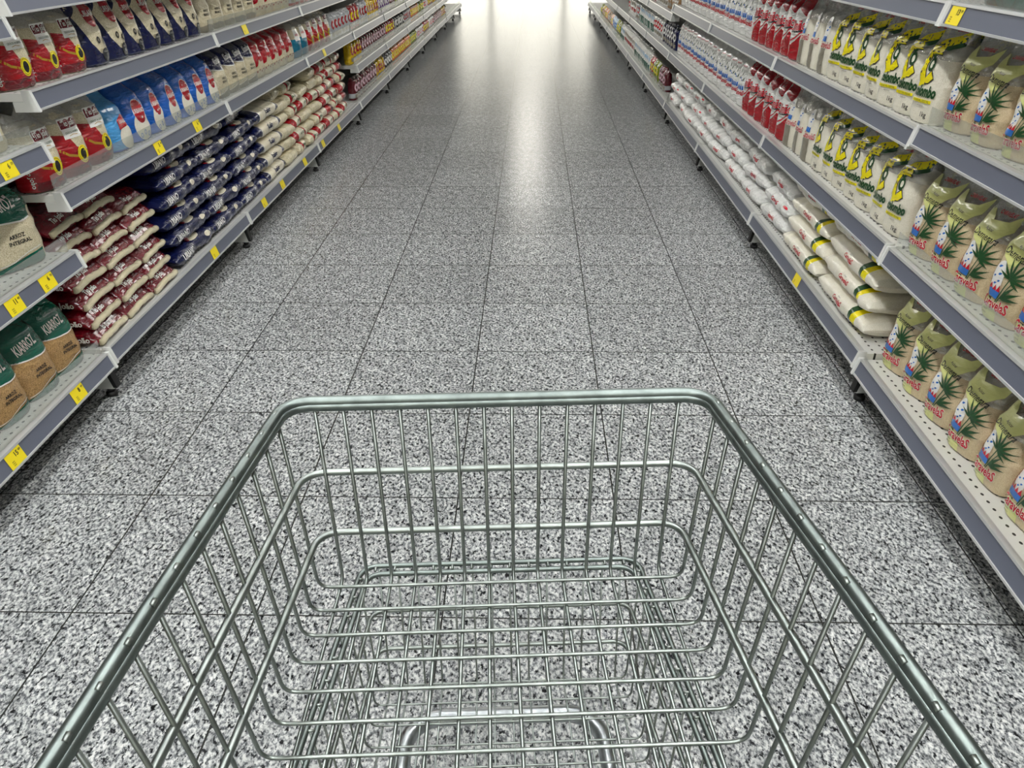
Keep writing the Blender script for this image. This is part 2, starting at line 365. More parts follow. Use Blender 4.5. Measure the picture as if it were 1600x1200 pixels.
class EndSack:
    """a sack lying flat with its sealed end towards the aisle (+X); width along Y"""
    def __init__(s, L, W, T, seed=1): s.L, s.W, s.T, s.seed = L, W, T, seed
    def b(s, x):   # x measured from the aisle end inwards
        k = min(1, max(0, (x-.010)/.046)); e = math.sin(k*PI/2); return s.T/2*(.40+.60*e)
    def top(s, t, x, off=.0):
        b = s.b(x); a = s.W/2; u = max(-.97, min(.97, t/a)); w = nz(t*18, x*16, 0, s.seed)*.008+nz(t*60, x*55, 4, s.seed)*.0025
        return Vector((-x+.004*math.cos(u*PI/2), t, b+b*(1-abs(u)**3.2)**(1/3.2)+w+off))
    def build(s, name, body, seam, art=(), side_art=(), parent=None):
        mb = MB(); nt = 24; xs = [.010, .014, .02, .03, .04, .052, .068, .1]+[.1+(s.L-.1)*k/8 for k in range(1, 9)]
        def ring(x, sc=1.):
            b = s.b(x)*sc; a = s.W/2*(1 if x < s.L*.9 else .97); r = []
            for k in range(nt):
                th = 2*PI*k/nt; c, q = math.cos(th), math.sin(th); y = a*math.copysign(abs(c)**(2/3.2), c); z = s.b(x)+b*math.copysign(abs(q)**(2/3.2), q)
                w = nz(y*18, x*16, 0, s.seed)*.008+nz(y*60, x*55, 4, s.seed)*.0025
                r.append(Vector((-x+.004*math.cos(y/a*PI/2), y, max(0, z+w*(q > 0)*q))))
            return r
        R = [ring(x) for x in xs]
        for i in range(len(xs)-1): mb.add(R[i]+R[i+1], [(k, (k+1) % nt, nt+(k+1) % nt, nt+k) for k in range(nt)], body, True)
        mb.add(R[0], [tuple(range(nt))[::-1]], body); mb.add(R[-1], [tuple(range(nt))], body)
        # rolled seam showing the rice
        pts = [(-.004-.0*k+.004*math.cos((k/8-1)*PI/2), (k/8-1)*s.W/2*.90, s.T*.21+.008*math.cos((k/8-1)*PI/2)+nz(k*.7, 2, 1, s.seed)*.005) for k in range(17)]
        mb.tube(pts, s.T*.18, seam, 10)
        # knobbly rounded ends of the seam
        lay = .0012
        for (vs, fs), mat in art:
            lay += .00012; mb.add([s.top(x, y, lay) for x, y in vs], [f[::-1] for f in fs], mat, True)
        for (vs, fs), mat in side_art:   # on the -Y side: x = towards the aisle
            mb.add([(x, -s.W/2*1.0-.0055, y) for x, y in vs], fs, mat)
        return mb.build(name, parent)

# ------------------------------------------------------------------ room shell
def structure(mb, name): return tag(mb.build(name), kind='structure')
mb = MB(); mb.box(-9, 9, -4, 34, -.1, 0, M['floor']); structure(mb, 'floor')
mb = MB(); mb.box(-9, 9, -4, 34, CEIL, CEIL+.1, M['ceil']); structure(mb, 'ceiling')
for nm, b in (('wall_left', (-9.1, -9, -4, 34)), ('wall_right', (9, 9.1, -4, 34)), ('wall_back', (-9, 9, 34, 34.1)), ('wall_front', (-9, 9, -4.1, -4))):
    mb = MB(); mb.box(*b, 0, CEIL, M['wall']); structure(mb, nm)
for k in range(5):
    mb = MB(); x = -7.2+k*2.9; mb.box(x, x+2.7, 33.93, 33.98, .3, 3.7, M['day']); mb.box(x-.08, x+2.78, 33.96, 33.999, .22, 3.78, M['white'])
    structure(mb, 'window_%d' % (k+1))  # glowing panels added on the unseen far wall to brighten floor reflections
# ceiling lamps over the neighbouring aisles and one crosswise row past the end of the gondolas
def lamp(x, y, w, l, mat='lamp'):
    t = MB(); t.box(-w/2, w/2, -l/2, l/2, -.05, 0, M['lampbody']); o = t.build('ceiling_light', None, (x, y, CEIL-.002))
    d = MB(); d.box(-w/2+.02, w/2-.02, -l/2+.02, l/2-.02, -.062, -.051, M[mat]); d.build('diffuser', o); return o
k = 0
for side, x in (('rice', -2.35), ('sugar', 2.45)):
    for i in range(5):
        o = lamp(x, 5.4+i*2.9, .3, 2.4, 'lamp_mid'); tag(o, 'long white ceiling lamp, %s from the front over the %s gondola' % (ordn(i+1), side), 'ceiling light', 'lamp rows over the gondolas')
for side, x in (('rice', -.85), ('sugar', .97)):
    for i in range(3): tag(lamp(x, -3.1+i*2.55+.1, .26, 2.3), 'long white ceiling lamp over the cart end of the aisle, %s in the %s-side row' % (ordn(i+1), side), 'ceiling light', 'lamps over the aisle')
for i in range(4):
    o = lamp(.05, 18.2+i*2.6, .8, 1.9, 'lamp_far'); tag(o, 'square white ceiling lamp, %s beyond the end of the aisle' % ordn(i+1), 'ceiling light', 'lamps beyond the aisle end')

# ------------------------------------------------------------------ gondolas
def price_text(tb, s, y, z, size, x, mat=None, right=False):
    vs, fs = text2d(s, size, .02)
    tb.add([(x, y+a, z+b) for a, b in vs], fs, mat or M['ink'])
def make_shelf(parent, L, z, depth, lip, holes=True, guard=0., joint=True, gstart=0.):
    """deck top at z; aisle at +X; runs along Y from 0 to L"""
    d = MB(); d.box(-depth, -.004, .004, L-.004, z-.022, z-.002, M['deck'] if holes else M['fardeck']); sh = d.build('shelf', parent)
    r = MB(); h = .042
    r.prism([(-.004, z+.001), (-.016, z+.001), (-.004, z-h), (.008, z-h)], .006, L-.006, M['slate'])
    r.prism([(-.003, z+.005), (-.018, z+.005), (-.016, z-.001), (-.001, z-.001)], .005, L-.005, M['alu'])
    r.prism([(.011, z-h+.001), (-.004, z-h+.001), (-.004, z-h-.004), (.012, z-h-.004)], .005, L-.005, M['alu']); r.build('price_rail', sh)
    for y in (0, L):
        b = MB(); y0, y1 = (y+.0005, y+.011) if y == 0 else (y-.011, y-.0005)
        b.prism([(.001, z+.006), (-.021, z+.006), (-.021, z-.0225), (-.05, z-.0225), (-.05, z-h-.006), (.015, z-h-.006)], y0, y1, M['white']); b.build('bracket', sh)
    if guard:
        g = MB(); g.box(-.021, -.019, gstart+.012, L-.012, z+.001, z+guard, M['guard']); g.build('clear_guard', sh)
        tag(sh.children[-1], 'clear acrylic guard along the shelf front')
    return sh
def price_tag(sh, y, z, big, sub, right):
    t = MB(); a = .0125*0; w, h = .062, .038
    # rail leans outwards towards the bottom
    def pt(u, v): return (-.0005+(.012*(.5-v)*.9)+.0012+.003, y+u, z-.021+(v-.5)*h)
    t.add([pt(-w/2, 0), pt(w/2, 0), pt(w/2, 1), pt(-w/2, 1)], [(0, 1, 2, 3)], M['yellow'])
    def wr(s, size, u, v, bold=.02):
        vs, fs = text2d(s, size, bold); cx = u
        t.add([(pt(cx+p, .5+(v+q)/h)[0]+.0006, y+cx+p, pt(0, .5+(v+q)/h)[2]) for p, q in vs], fs, M['ink'])
    if big:
        wr(big, .017, .008, .007, .03); wr(sub, .009, .0235, .010)
    for k in range(3): wr('IIIIIIIIIII', .0035, -.014, -.004-k*.0045)
    t.build('price_tag', sh)
DEP = .46
def bay(side, k, levels, holes, guards, name='shelf_bay'):
    y0 = BAY0+k*BAY; e = empty(name, (XL if side == 'L' else XR, y0 if side == 'L' else y0+BAY, 0), 0 if side == 'L' else PI)
    b = MB(); b.box(-DEP-.02, -DEP-.005, .02, BAY-.02, .02, 2.06, M['back']); b.build('back_panel', e)
    for y in ((0, BAY) if k < 0 else ((BAY,) if side == 'L' else (0,))):
        u = MB(); u.box(-DEP-.04, -DEP-.022, y-.018, y+.018, 0, 2.1, M['white']); u.build('upright', e)
        f = MB(); f.prism([(-DEP, .108), (-.030, .108), (-.014, .028), (-DEP, .022)], y-.012 if y else y, y+.012 if not y else y, M['white'])
        ft = f.build('foot', e)
        p = MB(); zt = .046
        p.tube([(-.032, y, .048), (-.032, y, .03)], .008, M['rubber'], 8); p.tube([(-.032, y, .03), (-.032, y, .014)], .011, M['rubber'], 10); p.tube([(-.032, y, .013), (-.032, y, .0)], .017, M['rubber'], 12)
        p.build('adjuster', ft)
        s = MB(); s.prism([(-.030, .100), (-.016, .100), (-.002, .032), (-.014, .032)], y-.013, y+.013, M['rubber']); s.build('end_strip', ft)
    shs = []
    for z, g in zip(levels, guards): shs.append(make_shelf(e, BAY, z, DEP, 0, holes, g))
    return e, shs
NEARL, FARL, FAR2L = (.15, .48, .78, 1.083, 1.42, 2.08), (.16, .642, .908, 1.134, 1.45, 2.08), (.16, .415, .642, .908, 1.134, 1.45, 2.08)  # highest deck of each list: unseen, added to block lamp reflections in the floor
NEARR, FARR, FAR2R = (.142, .492, .818, 1.10, 1.42, 2.08), (.158, .497, .808, 1.10, 1.42, 2.08), (.158, .497, .745, 1.0, 1.42, 2.08)
G = .05
for side in 'LR':
    nm = 'rice' if side == 'L' else 'sugar'; proto = None
    for k in range(-1, NB):
        if side == 'L': lv, gd = (NEARL, (G, G, G, 0, 0, 0)) if k < 0 else ((FARL, (0, G, G if k else 0, 0, 0, 0)) if k < 3 else (FAR2L, (G, G, G, G, 0, 0, 0)))
        else: lv, gd = (NEARR, (0, G, G, G, 0, 0)) if k < 0 else ((FARR, (0,)*6) if k < 3 else (FAR2R, (G, 0, 0, 0, 0, 0)))
        if k <= 3:
            e, shs = bay(side, k, lv, k < 3, gd)
            if k == 3: proto = e
        else:
            e = copy_tree(proto); e.location.y = BAY0+k*BAY+(0 if side == 'L' else BAY)
        tag(e, 'white steel shelf bay with grey price rails, %s from the front on the %s side' % (ordn(k+2), nm), 'shelf', 'shelf bays of the %s gondola' % nm)
        if side == 'L' and k == -1:
            price_tag(shs[0], 1.84-e.location.y, NEARL[0], '8', '49', 0); price_tag(shs[0], 1.53-e.location.y, NEARL[0], '15', '49', 0)
            price_tag(shs[1], 1.87-e.location.y, NEARL[1], '6', '99', 0); price_tag(shs[1], 1.72-e.location.y, NEARL[1], '11', '49', 0); price_tag(shs[2], 1.865-e.location.y, NEARL[2], '6', '59', 0)
        if side == 'L' and k == 0:
            for z, y, a, b2 in ((0, 2.93, '', ''), (1, 2.67, '5', '49'), (1, 3.02, '6', '99')): price_tag(shs[z], y-e.location.y, lv[z], a, b2, 0)
        if side == 'L' and k == 1:
            for z, y in ((0, 3.91), (2, 3.74), (0, 4.36), (0, 3.6)): price_tag(shs[z], y-e.location.y, lv[z], '', '', 0)
        if side == 'L' and k == 2:
            for z, y in ((0, 4.80), (0, 5.25), (1, 5.1)): price_tag(shs[z], y-e.location.y, lv[z], '', '', 0)
        if side == 'R' and k == 0: price_tag(shs[0], e.location.y-2.66, lv[0], '', '', 1)
        if side == 'R' and k == -1: price_tag(shs[3], e.location.y-1.99, lv[3], '13', '99', 1)

# ------------------------------------------------------------------ printed art
T = lambda s, size, cx, cy, bold=0., narrow=1., rot=0., shear=0.: xf(text2d(s, size, bold, narrow, shear), cx, cy, rot)
Pg = poly2d
def art_cane(name_col='rprint'):
    """raw sugar bag: lime label strip on the left half, white islet, cane plant, red word"""
    a = []; W = .065
    a.append((Pg([(-.058, .004), (.006, .004), (.004, .045), (-.058, .052)]), M['lime']))
    a.append((Pg([(-.05, .15), (-.005, .125), (.05, .178), (.052, .215), (.03, .195), (-.012, .19), (-.04, .214), (-.056, .21)]), M['lime']))
    a.append((Pg(ell(-.026, .098, .017, .038, 18)), M['wht']))
    for x, y, s in ((-.03, .12, .006), (-.022, .105, .006), (-.034, .098, .005), (-.02, .09, .005), (-.028, .083, .005)): a.append((Pg(leaf(x-.003, y, s*1.8, s, .5)), M['bprint']))
    for i, x in enumerate((-.046, -.034, -.022, -.010)):
        a.append((Pg([(x-.007, .056), (x+.007, .056), (x+.006, .071+.003*(i % 2)), (x-.006, .071)]), M['bprint'])); a.append((Pg([(x-.006, .071), (x+.006, .071), (x, .083+.002*(i % 2))]), M['rprint']))
    for x0, y0, x1, y1, w in ((-.004, .05, .012, .115, .003), (.0, .05, .022, .105, .0025)): a.append((Pg(stroke([(x0, y0), ((x0+x1)/2-.002, (y0+y1)/2), (x1, y1)], w)), M['dgreen']))
    for ang, L in ((1.9, .05), (2.35, .045), (1.5, .055), (1.1, .055), (.7, .052), (.3, .05), (-.05, .048), (2.75, .035), (-.45, .035)): a.append((Pg(leaf(.010, .105, L, .007, ang)), M['dgreen']))
    for ang, L in ((.5, .05), (.15, .045), (.9, .045)): a.append((Pg(leaf(.004, .062, L, .009, ang)), M['dgreen']))
    a.append((T('CaravelaS', .033, -.006, .043, .06, .62, .0), M['wht'])); a.append((T('CaravelaS', .033, -.006, .043, .03, .62, .0), M['rprint']))
    a.append((T('Demerara', .025, .0, .156, .008, .72, -.12, .45), M['blk'])); a.append((T('Açúcar', .009, .004, .174, .01, .9, -.1), M['blk']))
    a.append((T('CARAVELAS', .011, .012, .209, .03, .8), M['rprint']))
    for k in range(2): a.append((T('IIIIIIIIIII', .006, -.026, .026-k*.008, .0, .9), M['dgreen']))
    return a
side_cane = [(T('CaravelaS', .026, .036, .085, .03, .8, PI/2), M['rprint']), (T('Demerara', .02, .05, .045, .01, .8, PI/2), M['blk'])]
def art_colombo():
    a = []
    a.append((Pg(stroke([(-.02, .165), (.0, .185), (.03, .192), (.058, .205)], .028)), M['dgreen']))
    a.append((Pg(stroke([(-.02, .170), (.0, .192), (.03, .20), (.058, .213)], .020)), M['yel']))
    a.append((Pg(stroke([(.018, .178), (-.022, .176), (-.036, .14), (-.022, .100), (-.002, .108), (.012, .12)], .027)), M['blk'])); a.append((Pg(stroke([(.018, .178), (-.022, .176), (-.036, .14), (-.022, .101), (-.002, .108), (.010, .119)], .021)), M['yel']))
    a.append((Pg([(-.034, .086), (-.008, .094), (-.03, .112)]), M['yel'])); a.append((Pg(ell(-.006, .142, .012, .017, 14)), M['dgreen'])); a.append((Pg(ell(-.006, .142, .006, .009, 12)), M['white_sugar']))
    a.append((T('colombo', .036, 0, .078, .05, .64), M['dgreen'])); a.append((Pg([(-.04, .052), (.035, .052), (.035, .060), (-.04, .060)]), M['yel'])); a.append((T('AÇÚCAR CRISTAL', .007, 0, .056, .01), M['dgreen']))
    a.append((T('IIIIIIIIIIIIIIIII', .006, 0, .045), M['grey'])); a.append((T('1kg', .018, .018, .024, .01), M['blk'])); a.append((T('CARAVELAS', .010, .03, .222, .02, .8), M['rprint']))
    return a
def art_refined():   # grey label variant of the white sugar
    a = [(Pg([(-.05, .004), (.008, .004), (.006, .085), (-.05, .085)]), M['grey'])]
    a.append((Pg(ell(-.014, .152, .019, .034, 16)), M['wht'])); 
    for x, y in ((-.02, .165), (-.010, .15), (-.018, .14)): a.append((Pg(leaf(x, y, .013, .007, .4)), M['bprint']))
    for x in (-.030, -.018, -.006): a.append((Pg([(x-.006, .107), (x+.006, .107), (x+.004, .125), (x-.005, .122)]), M['bprint']))
    a.append((T('CaravelaS', .029, -.004, .096, .05, .66), M['wht'])); a.append((T('CaravelaS', .029, -.004, .096, .02, .66), M['rprint'])); return a
def art_white():     # opaque white bag
    a = [(T('CaravelaS', .030, 0, .062, .03, .66), M['rprint'])]
    for x in (-.03, -.015, 0, .015, .03): a.append((Pg([(x-.006, .078), (x+.006, .078), (x+.004, .10), (x-.004, .096)]), M['bprint']))
    a.append((Pg(ell(.0, .13, .022, .03, 16)), M['wht'])); 
    for x, y, g in ((-.018, .125, .8), (.006, .14, 1.2), (.018, .118, .9), (-.01, .15, 1.5)): a.append((Pg(leaf(x, y, .024, .007, g)), M['dgreen']))
    for x, y in ((-.008, .128), (.004, .12)): a.append((Pg(leaf(x, y, .014, .008, .3)), M['bprint']))
    a.append((T('CARAVELAS', .009, .0, .185, .02), M['rprint'])); return a
side_white = [(T('CaravelaS', .022, .0, .11, .03, .8, PI/2), M['rprint'])]
def art_uniao():
    a = [(Pg([(-.06, .002), (.06, .002), (.06, .075), (.03, .095), (.0, .07), (-.03, .055), (-.06, .06)]), M['red'])]
    a.append((Pg(stroke([(-.058, .082), (-.03, .07), (0, .082), (.03, .106), (.058, .10)], .006)), M['rprint']))
    a.append((Pg([(-.06, .235), (.06, .235), (.06, .185), (.035, .16), (.0, .175), (-.03, .19), (-.06, .17)]), M['red']))
    a.append((T('União', .052, .002, .121, .07, .76, .12), M['blk'])); a.append((T('União', .052, 0, .125, .05, .76, .12), M['wht'])); a.append((T('União', .052, 0, .125, .022, .76, .12), M['rprint']))
    a.append((T('Refinado', .012, .0, .095, .01), M['grey'])); return a
def art_tj():
    a = [(Pg([(-.062, .003), (.066, .003), (.066, .030), (-.062, .030)]), M['crimson'])]
    a.append((Pg([(-.062, .030), (.062, .030), (.062, .062), (.01, .082), (-.008, .118), (-.062, .128)]), M['red']))
    a.append((Pg(stroke([(-.06, .088), (-.03, .066), (.005, .056), (.06, .06)], .007)), M['gold']))
    a.append((Pg([(-.024, .108), (.056, .108), (.056, .136), (-.024, .136)]), M['wht'])); a.append((Pg([(-.026, .134), (.058, .134), (.058, .166), (-.026, .166)]), M['wht'])); a.append((Pg([(-.023, .137), (.055, .137), (.055, .163), (-.023, .163)]), M['crimson']))
    a.append((T('Tio João', .0225, .013, .150, .02, .74), M['wht'])); a.append((T('GRÃOS NOBRES', .0085, .016, .124, .01), M['dgreen'])); a.append((Pg(stroke([(.0, .115), (.016, .118), (.034, .115)], .0015)), M['gold']))
    a.append((Pg(ell(.026, .058, .023, .026, 22)), M['yel'])); a.append((Pg(ell(.026, .058, .020, .023, 22)), M['gold'])); a.append((Pg(ell(.026, .058, .018, .0205, 22)), M['yel'])); a.append((Pg(ell(.026, .058, .013, .016, 18)), M['blk']))
    a.append((T('IIIIIIIIIIIII', .007, .02, .020, .0), M['rprint'])); return a
side_tj = [(Pg([(-.045, .003), (.042, .003), (.042, .085), (-.045, .06)]), M['red']), (T('Tio João', .020, .026, .045, .02, .9, -PI/2), M['wht'])]
def art_urbano(main='navy', oval=False):
    a = []
    if not oval:
        a.append((Pg([(-.062, .002), (.062, .002), (.062, .035), (.03, .025), (.0, .036), (-.028, .066), (-.046, .11), (-.062, .17)]), M[main]))
        a.append((Pg([(-.062, .195), (-.062, .13), (-.045, .15), (-.03, .17), (-.02, .195)]), M[main]))
        a.append((Pg(ell(.018, .148, .036, .04, 22)), M['red'])); a.append((T('URBANO', .023, .018, .145, .025, .72), M['wht']))
        for x, y in ((.006, .072), (.035, .064)): a.append((Pg(ell(x, y, .0085, .010, 14)), M['blk'])); a.append((Pg(ell(x, y, .004, .005, 10)), M['grey']))
        a.append((Pg(ell(.026, .028, .020, .020, 16)), M['blk'])); a.append((Pg(ell(.026, .028, .017, .017, 16)), M['darkbag']))
    else:
        a.append((Pg(ell(.012, .05, .045, .046, 24)), M['white_sugar']))
        a.append((Pg(ell(.012, .098, .030, .040, 22)), M['wht'])); a.append((Pg(ell(.012, .098, .028, .038, 22)), M['red'])); a.append((T('URBANO', .019, .012, .100, .025, .72), M['wht']))
        for x, y in ((-.01, .022), (.01, .03), (.03, .022)): a.append((Pg(ell(x, y, .006, .009, 10)), M['bprint'])); a.append((Pg(ell(x, y, .0035, .006, 10)), M['wht']))
    return a
side_urb = [(T('URBANO', .018, .01, .12, .02, .9, -PI/2), M['grey'])]
def art_swoosh(word, col, sub, rice):
    a = [(Pg([(-.062, .122), (-.03, .116), (.02, .108), (.062, .112), (.062, .2), (-.062, .2)]), M[col]), (Pg(stroke([(-.06, .121), (-.02, .113), (.03, .108), (.06, .112)], .0035)), M['wht'])]
    a.append((T(word, .036, -.002, .148, .022, .50, .12), M['wht'])); a.append((T(sub[0], .0125, .008, .078, .025), M['blk'])); a.append((T(sub[1], .0125, .010, .064, .025), M['blk']))
    a.append((Pg([(-.062, .002), (.062, .002), (.062, .036), (.02, .03), (-.02, .016), (-.062, .012)]), M['green' if col == 'green' else 'grey'])); a.append((Pg(stroke([(-.055, .018), (-.02, .023), (.02, .037), (.056, .043)], .002)), M['wht']))
    return a
def art_redrice():
    a = [(Pg([(-.062, .19), (.062, .19), (.062, .10), (.03, .075), (.0, .09), (-.03, .06), (-.062, .05)]), M['red']), (Pg(ell(.018, .115, .026, .040, 20)), M['red']), (Pg([(.0, .10), (.038, .10), (.038, .128), (.0, .128)]), M['pink']), (T('URBANO', .012, .019, .114, .02, .75), M['red'])]
    for k in range(5): a.append((Pg(leaf(-.045+k*.021, .03+.008*(k % 2), .012, .009, .6)), M['red']))
    return a
def art_clear():
    return [(T('ARROZ', .013, .0, .085, .03), M['blk']), (T('BRANCO', .013, .0, .070, .03), M['blk']), (Pg([(-.062, .003), (.062, .003), (.062, .02), (0, .032), (-.062, .024)]), M['grey'])]

# ------------------------------------------------------------------ prototypes (made first, then used as the first placed bag of a kind)
PROTO = {}
def stand(kind, n, **k):
    art = k.pop('art', ()); sides = k.pop('sides', ()); bands = k.pop('bands'); name = k.pop('name'); ct = k.pop('closed', False)
    PROTO[kind] = []
    for i in range(n):
        st = Stand(seed=len(PROTO)*3.7+i*1.3, **k); o = st.build(name, bands, art, sides, closed_top=ct); PROTO[kind].append([o, False])
    PROTO[kind+'_D'] = k['D']
SG, RC, FP = 'sugar_bag', 'rice_bag', 'food_pouch'
stand('cane', 4, name=SG, W=.120, D=0.099, H=.25, fill=.64, bands=[(0, M['sugar'])], art=art_cane(), sides=side_cane, lean=.035)
stand('colombo', 3, name=SG, W=.118, D=0.088, H=.25, fill=.66, bands=[(0, M['white_sugar'])], art=art_colombo(), sides=[], lean=.03)
stand('refined', 2, name=SG, W=.112, D=0.088, H=.25, fill=.66, bands=[(0, M['white_sugar'])], art=art_refined(), sides=side_white, lean=.03)
stand('white', 3, name=SG, W=.112, D=0.088, H=.245, fill=.70, bands=[(0, M['milk'])], art=art_white(), sides=side_white, closed=True, lean=.02, flare=.8)
stand('uniao', 2, name=SG, W=.112, D=0.088, H=.245, fill=.70, bands=[(0, M['milk'])], art=art_uniao(), closed=True, lean=.02, flare=.8)
stand('tj', 3, name=RC, W=.136, D=.095, H=.205, fill=.80, bands=[(0, M['rice'])], art=art_tj(), sides=side_tj, lean=.03)
stand('urb', 3, name=RC, W=.122, D=.085, H=.20, fill=.8, bands=[(0, M['navy']), (.015, M['rice']), (.88, M['navy'])], art=art_urbano(), sides=[(Pg([(-.04, .003), (.04, .003), (.03, .08), (.02, .19), (-.04, .19)]), M['navy'])]+side_urb, closed=True, lean=.04, flare=.85)
stand('blue', 3, name=RC, W=.134, D=.10, H=.20, fill=.75, bands=[(0, M['blue'])], art=art_urbano('blue', True), sides=side_urb, closed=True, lean=.05, flare=.85)
stand('skyblue', 1, name=RC, W=.134, D=.11, H=.185, fill=.7, bands=[(0, M['blue']), (.05, M['sky'])], art=[(Pg(ell(.02, .04, .045, .036, 22)), M['white_sugar']), (Pg([(-.015, .068), (.04, .074), (.052, .1), (.03, .112), (-.01, .098)]), M['red']), (T('URBANO', .015, .018, .089, .02, .7), M['wht'])], sides=side_urb, closed=True, lean=.05)
stand('kic', 2, name=RC, W=.128, D=.09, H=.20, fill=.8, bands=[(0, M['rice']), (.8, M['navy'])], art=art_swoosh('Kicaldo', 'navy', ('ARROZ', 'BRANCO'), 1), closed=True, lean=.04, flare=.95)
stand('redrice', 2, name=RC, W=.128, D=.09, H=.195, fill=.8, bands=[(0, M['rice']), (.55, M['red'])], art=art_redrice(), closed=True, lean=.04, flare=.9)
stand('clearrice', 2, name=RC, W=.13, D=.09, H=.20, fill=.82, bands=[(0, M['rice'])], art=art_clear(), lean=.04)
stand('kiarroz', 3, name=RC, W=.142, D=.10, H=.215, fill=.8, bands=[(0, M['brown']), (.66, M['green'])], art=art_swoosh('KIARROZ', 'green', ('ARROZ', 'INTEGRAL'), 1), closed=True, lean=.045, flare=.97)
def scale_art(a, s): return [(([(x*s, y*s) for x, y in vs], fs), m) for (vs, fs), m in a]
stand('kibig', 1, name=RC, W=.20, D=.12, H=.245, fill=.8, bands=[(0, M['rice']), (.7, M['green'])], art=scale_art(art_swoosh('KIARROZ', 'green', ('ARROZ', 'INTEGRAL'), 1), 1.28), closed=True, lean=.05, flare=.97)
stand('tealbag', 1, name=RC, W=.13, D=.09, H=.20, fill=.8, bands=[(0, M['teal']), (.5, M['rice'])], art=[(Pg([(-.03, .09), (.05, .09), (.05, .15), (-.03, .15)]), M['wht']), (T('ARROZ', .016, .01, .12, .02), M['rprint'])], lean=.04)
stand('plainrice', 1, name=RC, W=.14, D=.10, H=.13, fill=.7, bands=[(0, M['rice'])], art=[(Pg([(-.03, .03), (.04, .03), (.04, .06), (-.03, .06)]), M['wht'])], lean=.02)
stand('pinkbag', 1, name=FP, W=.12, D=.09, H=.16, fill=.7, bands=[(0, M['pink'])], art=[(T('INTEGRAL', .016, 0, .07, .02, .8), M['gold'])], closed=True, lean=.02)
stand('greensack', 1, name=FP, W=.22, D=.16, H=.15, fill=.8, bands=[(0, M['green'])], closed=True)
PCOL = [('red', 'red'), ('wine red', 'wred'), ('yellow', 'yellow_film'), ('orange', 'orange'), ('purple', 'purple'), ('olive green', 'ocean'), ('silver', 'silver'), ('charcoal', 'darkbag'), ('brown', 'brownbag'), ('white', 'milk'), ('navy blue', 'navy'), ('pale blue', 'cyan')]
for nm, mt in PCOL:
    ac = {'red': 'yel', 'wred': 'pink', 'yellow_film': 'red', 'orange': 'yel', 'purple': 'wht', 'ocean': 'yel', 'silver': 'red', 'darkbag': 'wht', 'brownbag': 'wht', 'milk': 'rprint', 'navy': 'wht', 'cyan': 'bprint'}[mt]
    h = .17; stand('p_'+mt, 1, name=FP, W=.095, D=.06, H=h, fill=.8, bands=[(0, M[mt]), (.1, M['silver' if mt in ('wred', 'red', 'purple') else mt]), (.3, M[mt])],
        art=[(Pg(ell(0, h*.55, .03, .03, 16)), M[ac]), (Pg([(-.03, .02), (.03, .02), (.03, .045), (-.03, .045)]), M['grey']), (Pg(ell(.005, h*.55, .016, .014, 12)), M[mt])], closed=True, flare=1.0)
# bottles-like white bags with a green foot
stand('greenfoot', 1, name='flour_bag', W=.085, D=.07, H=.20, fill=.7, bands=[(0, M['milk'])], art=[(Pg([(-.022, .01), (.022, .01), (.022, .075), (-.022, .075)]), M['green']), (Pg(ell(0, .12, .02, .02, 12)), M['cyan'])], lean=.01)
stand('redfoot', 1, name='flour_bag', W=.085, D=.07, H=.20, fill=.7, bands=[(0, M['milk'])], art=[(Pg([(-.022, .05), (.022, .05), (.022, .085), (-.022, .085)]), M['red']), (Pg(ell(0, .12, .02, .02, 12)), M['grey'])], lean=.01)

rng = random.Random(11)
def take(kind, i=None):
    P = PROTO[kind]; e = P[(rng.randrange(len(P)) if i is None else i) % len(P)]
    if not e[1]: e[1] = True; return e[0]
    return copy_tree(e[0])
def put(kind, side, y, z, label, cat, group, inset=.028, jit=.1, rz=None, tilt=0., sc=1.):
    o = take(kind); D = PROTO.get(kind+'_D', .1); d = inset+.012+D/2
    x = XL-d if side == 'L' else XR+d
    o.location = (x, y, z); r = (rng.uniform(-jit, jit)*.8+(-.13 if side == 'L' else .17)) if rz is None else rz
    o.rotation_euler = (tilt, 0, r+(0 if side == 'L' else PI)); k = sc*rng.uniform(.97, 1.02); o.scale = (k, k, k)
    tag(o, label, cat, group); return o
SH = {('L', 'n'): NEARL, ('L', 'f'): FARL, ('L', 'g'): FAR2L, ('R', 'n'): NEARR, ('R', 'f'): FARR, ('R', 'g'): FAR2R}
def row(kind, side, ys, z, look, where, cat, group, **k):
    for i, y in enumerate(ys): put(kind, side, y, z-.001, '%s, %s from the near end, %s' % (look, ordn(i+1), where), cat, group, **k)
def lin(a, b, n): return [a+(b-a)*i/(n-1) for i in range(n)] if n > 1 else [a]
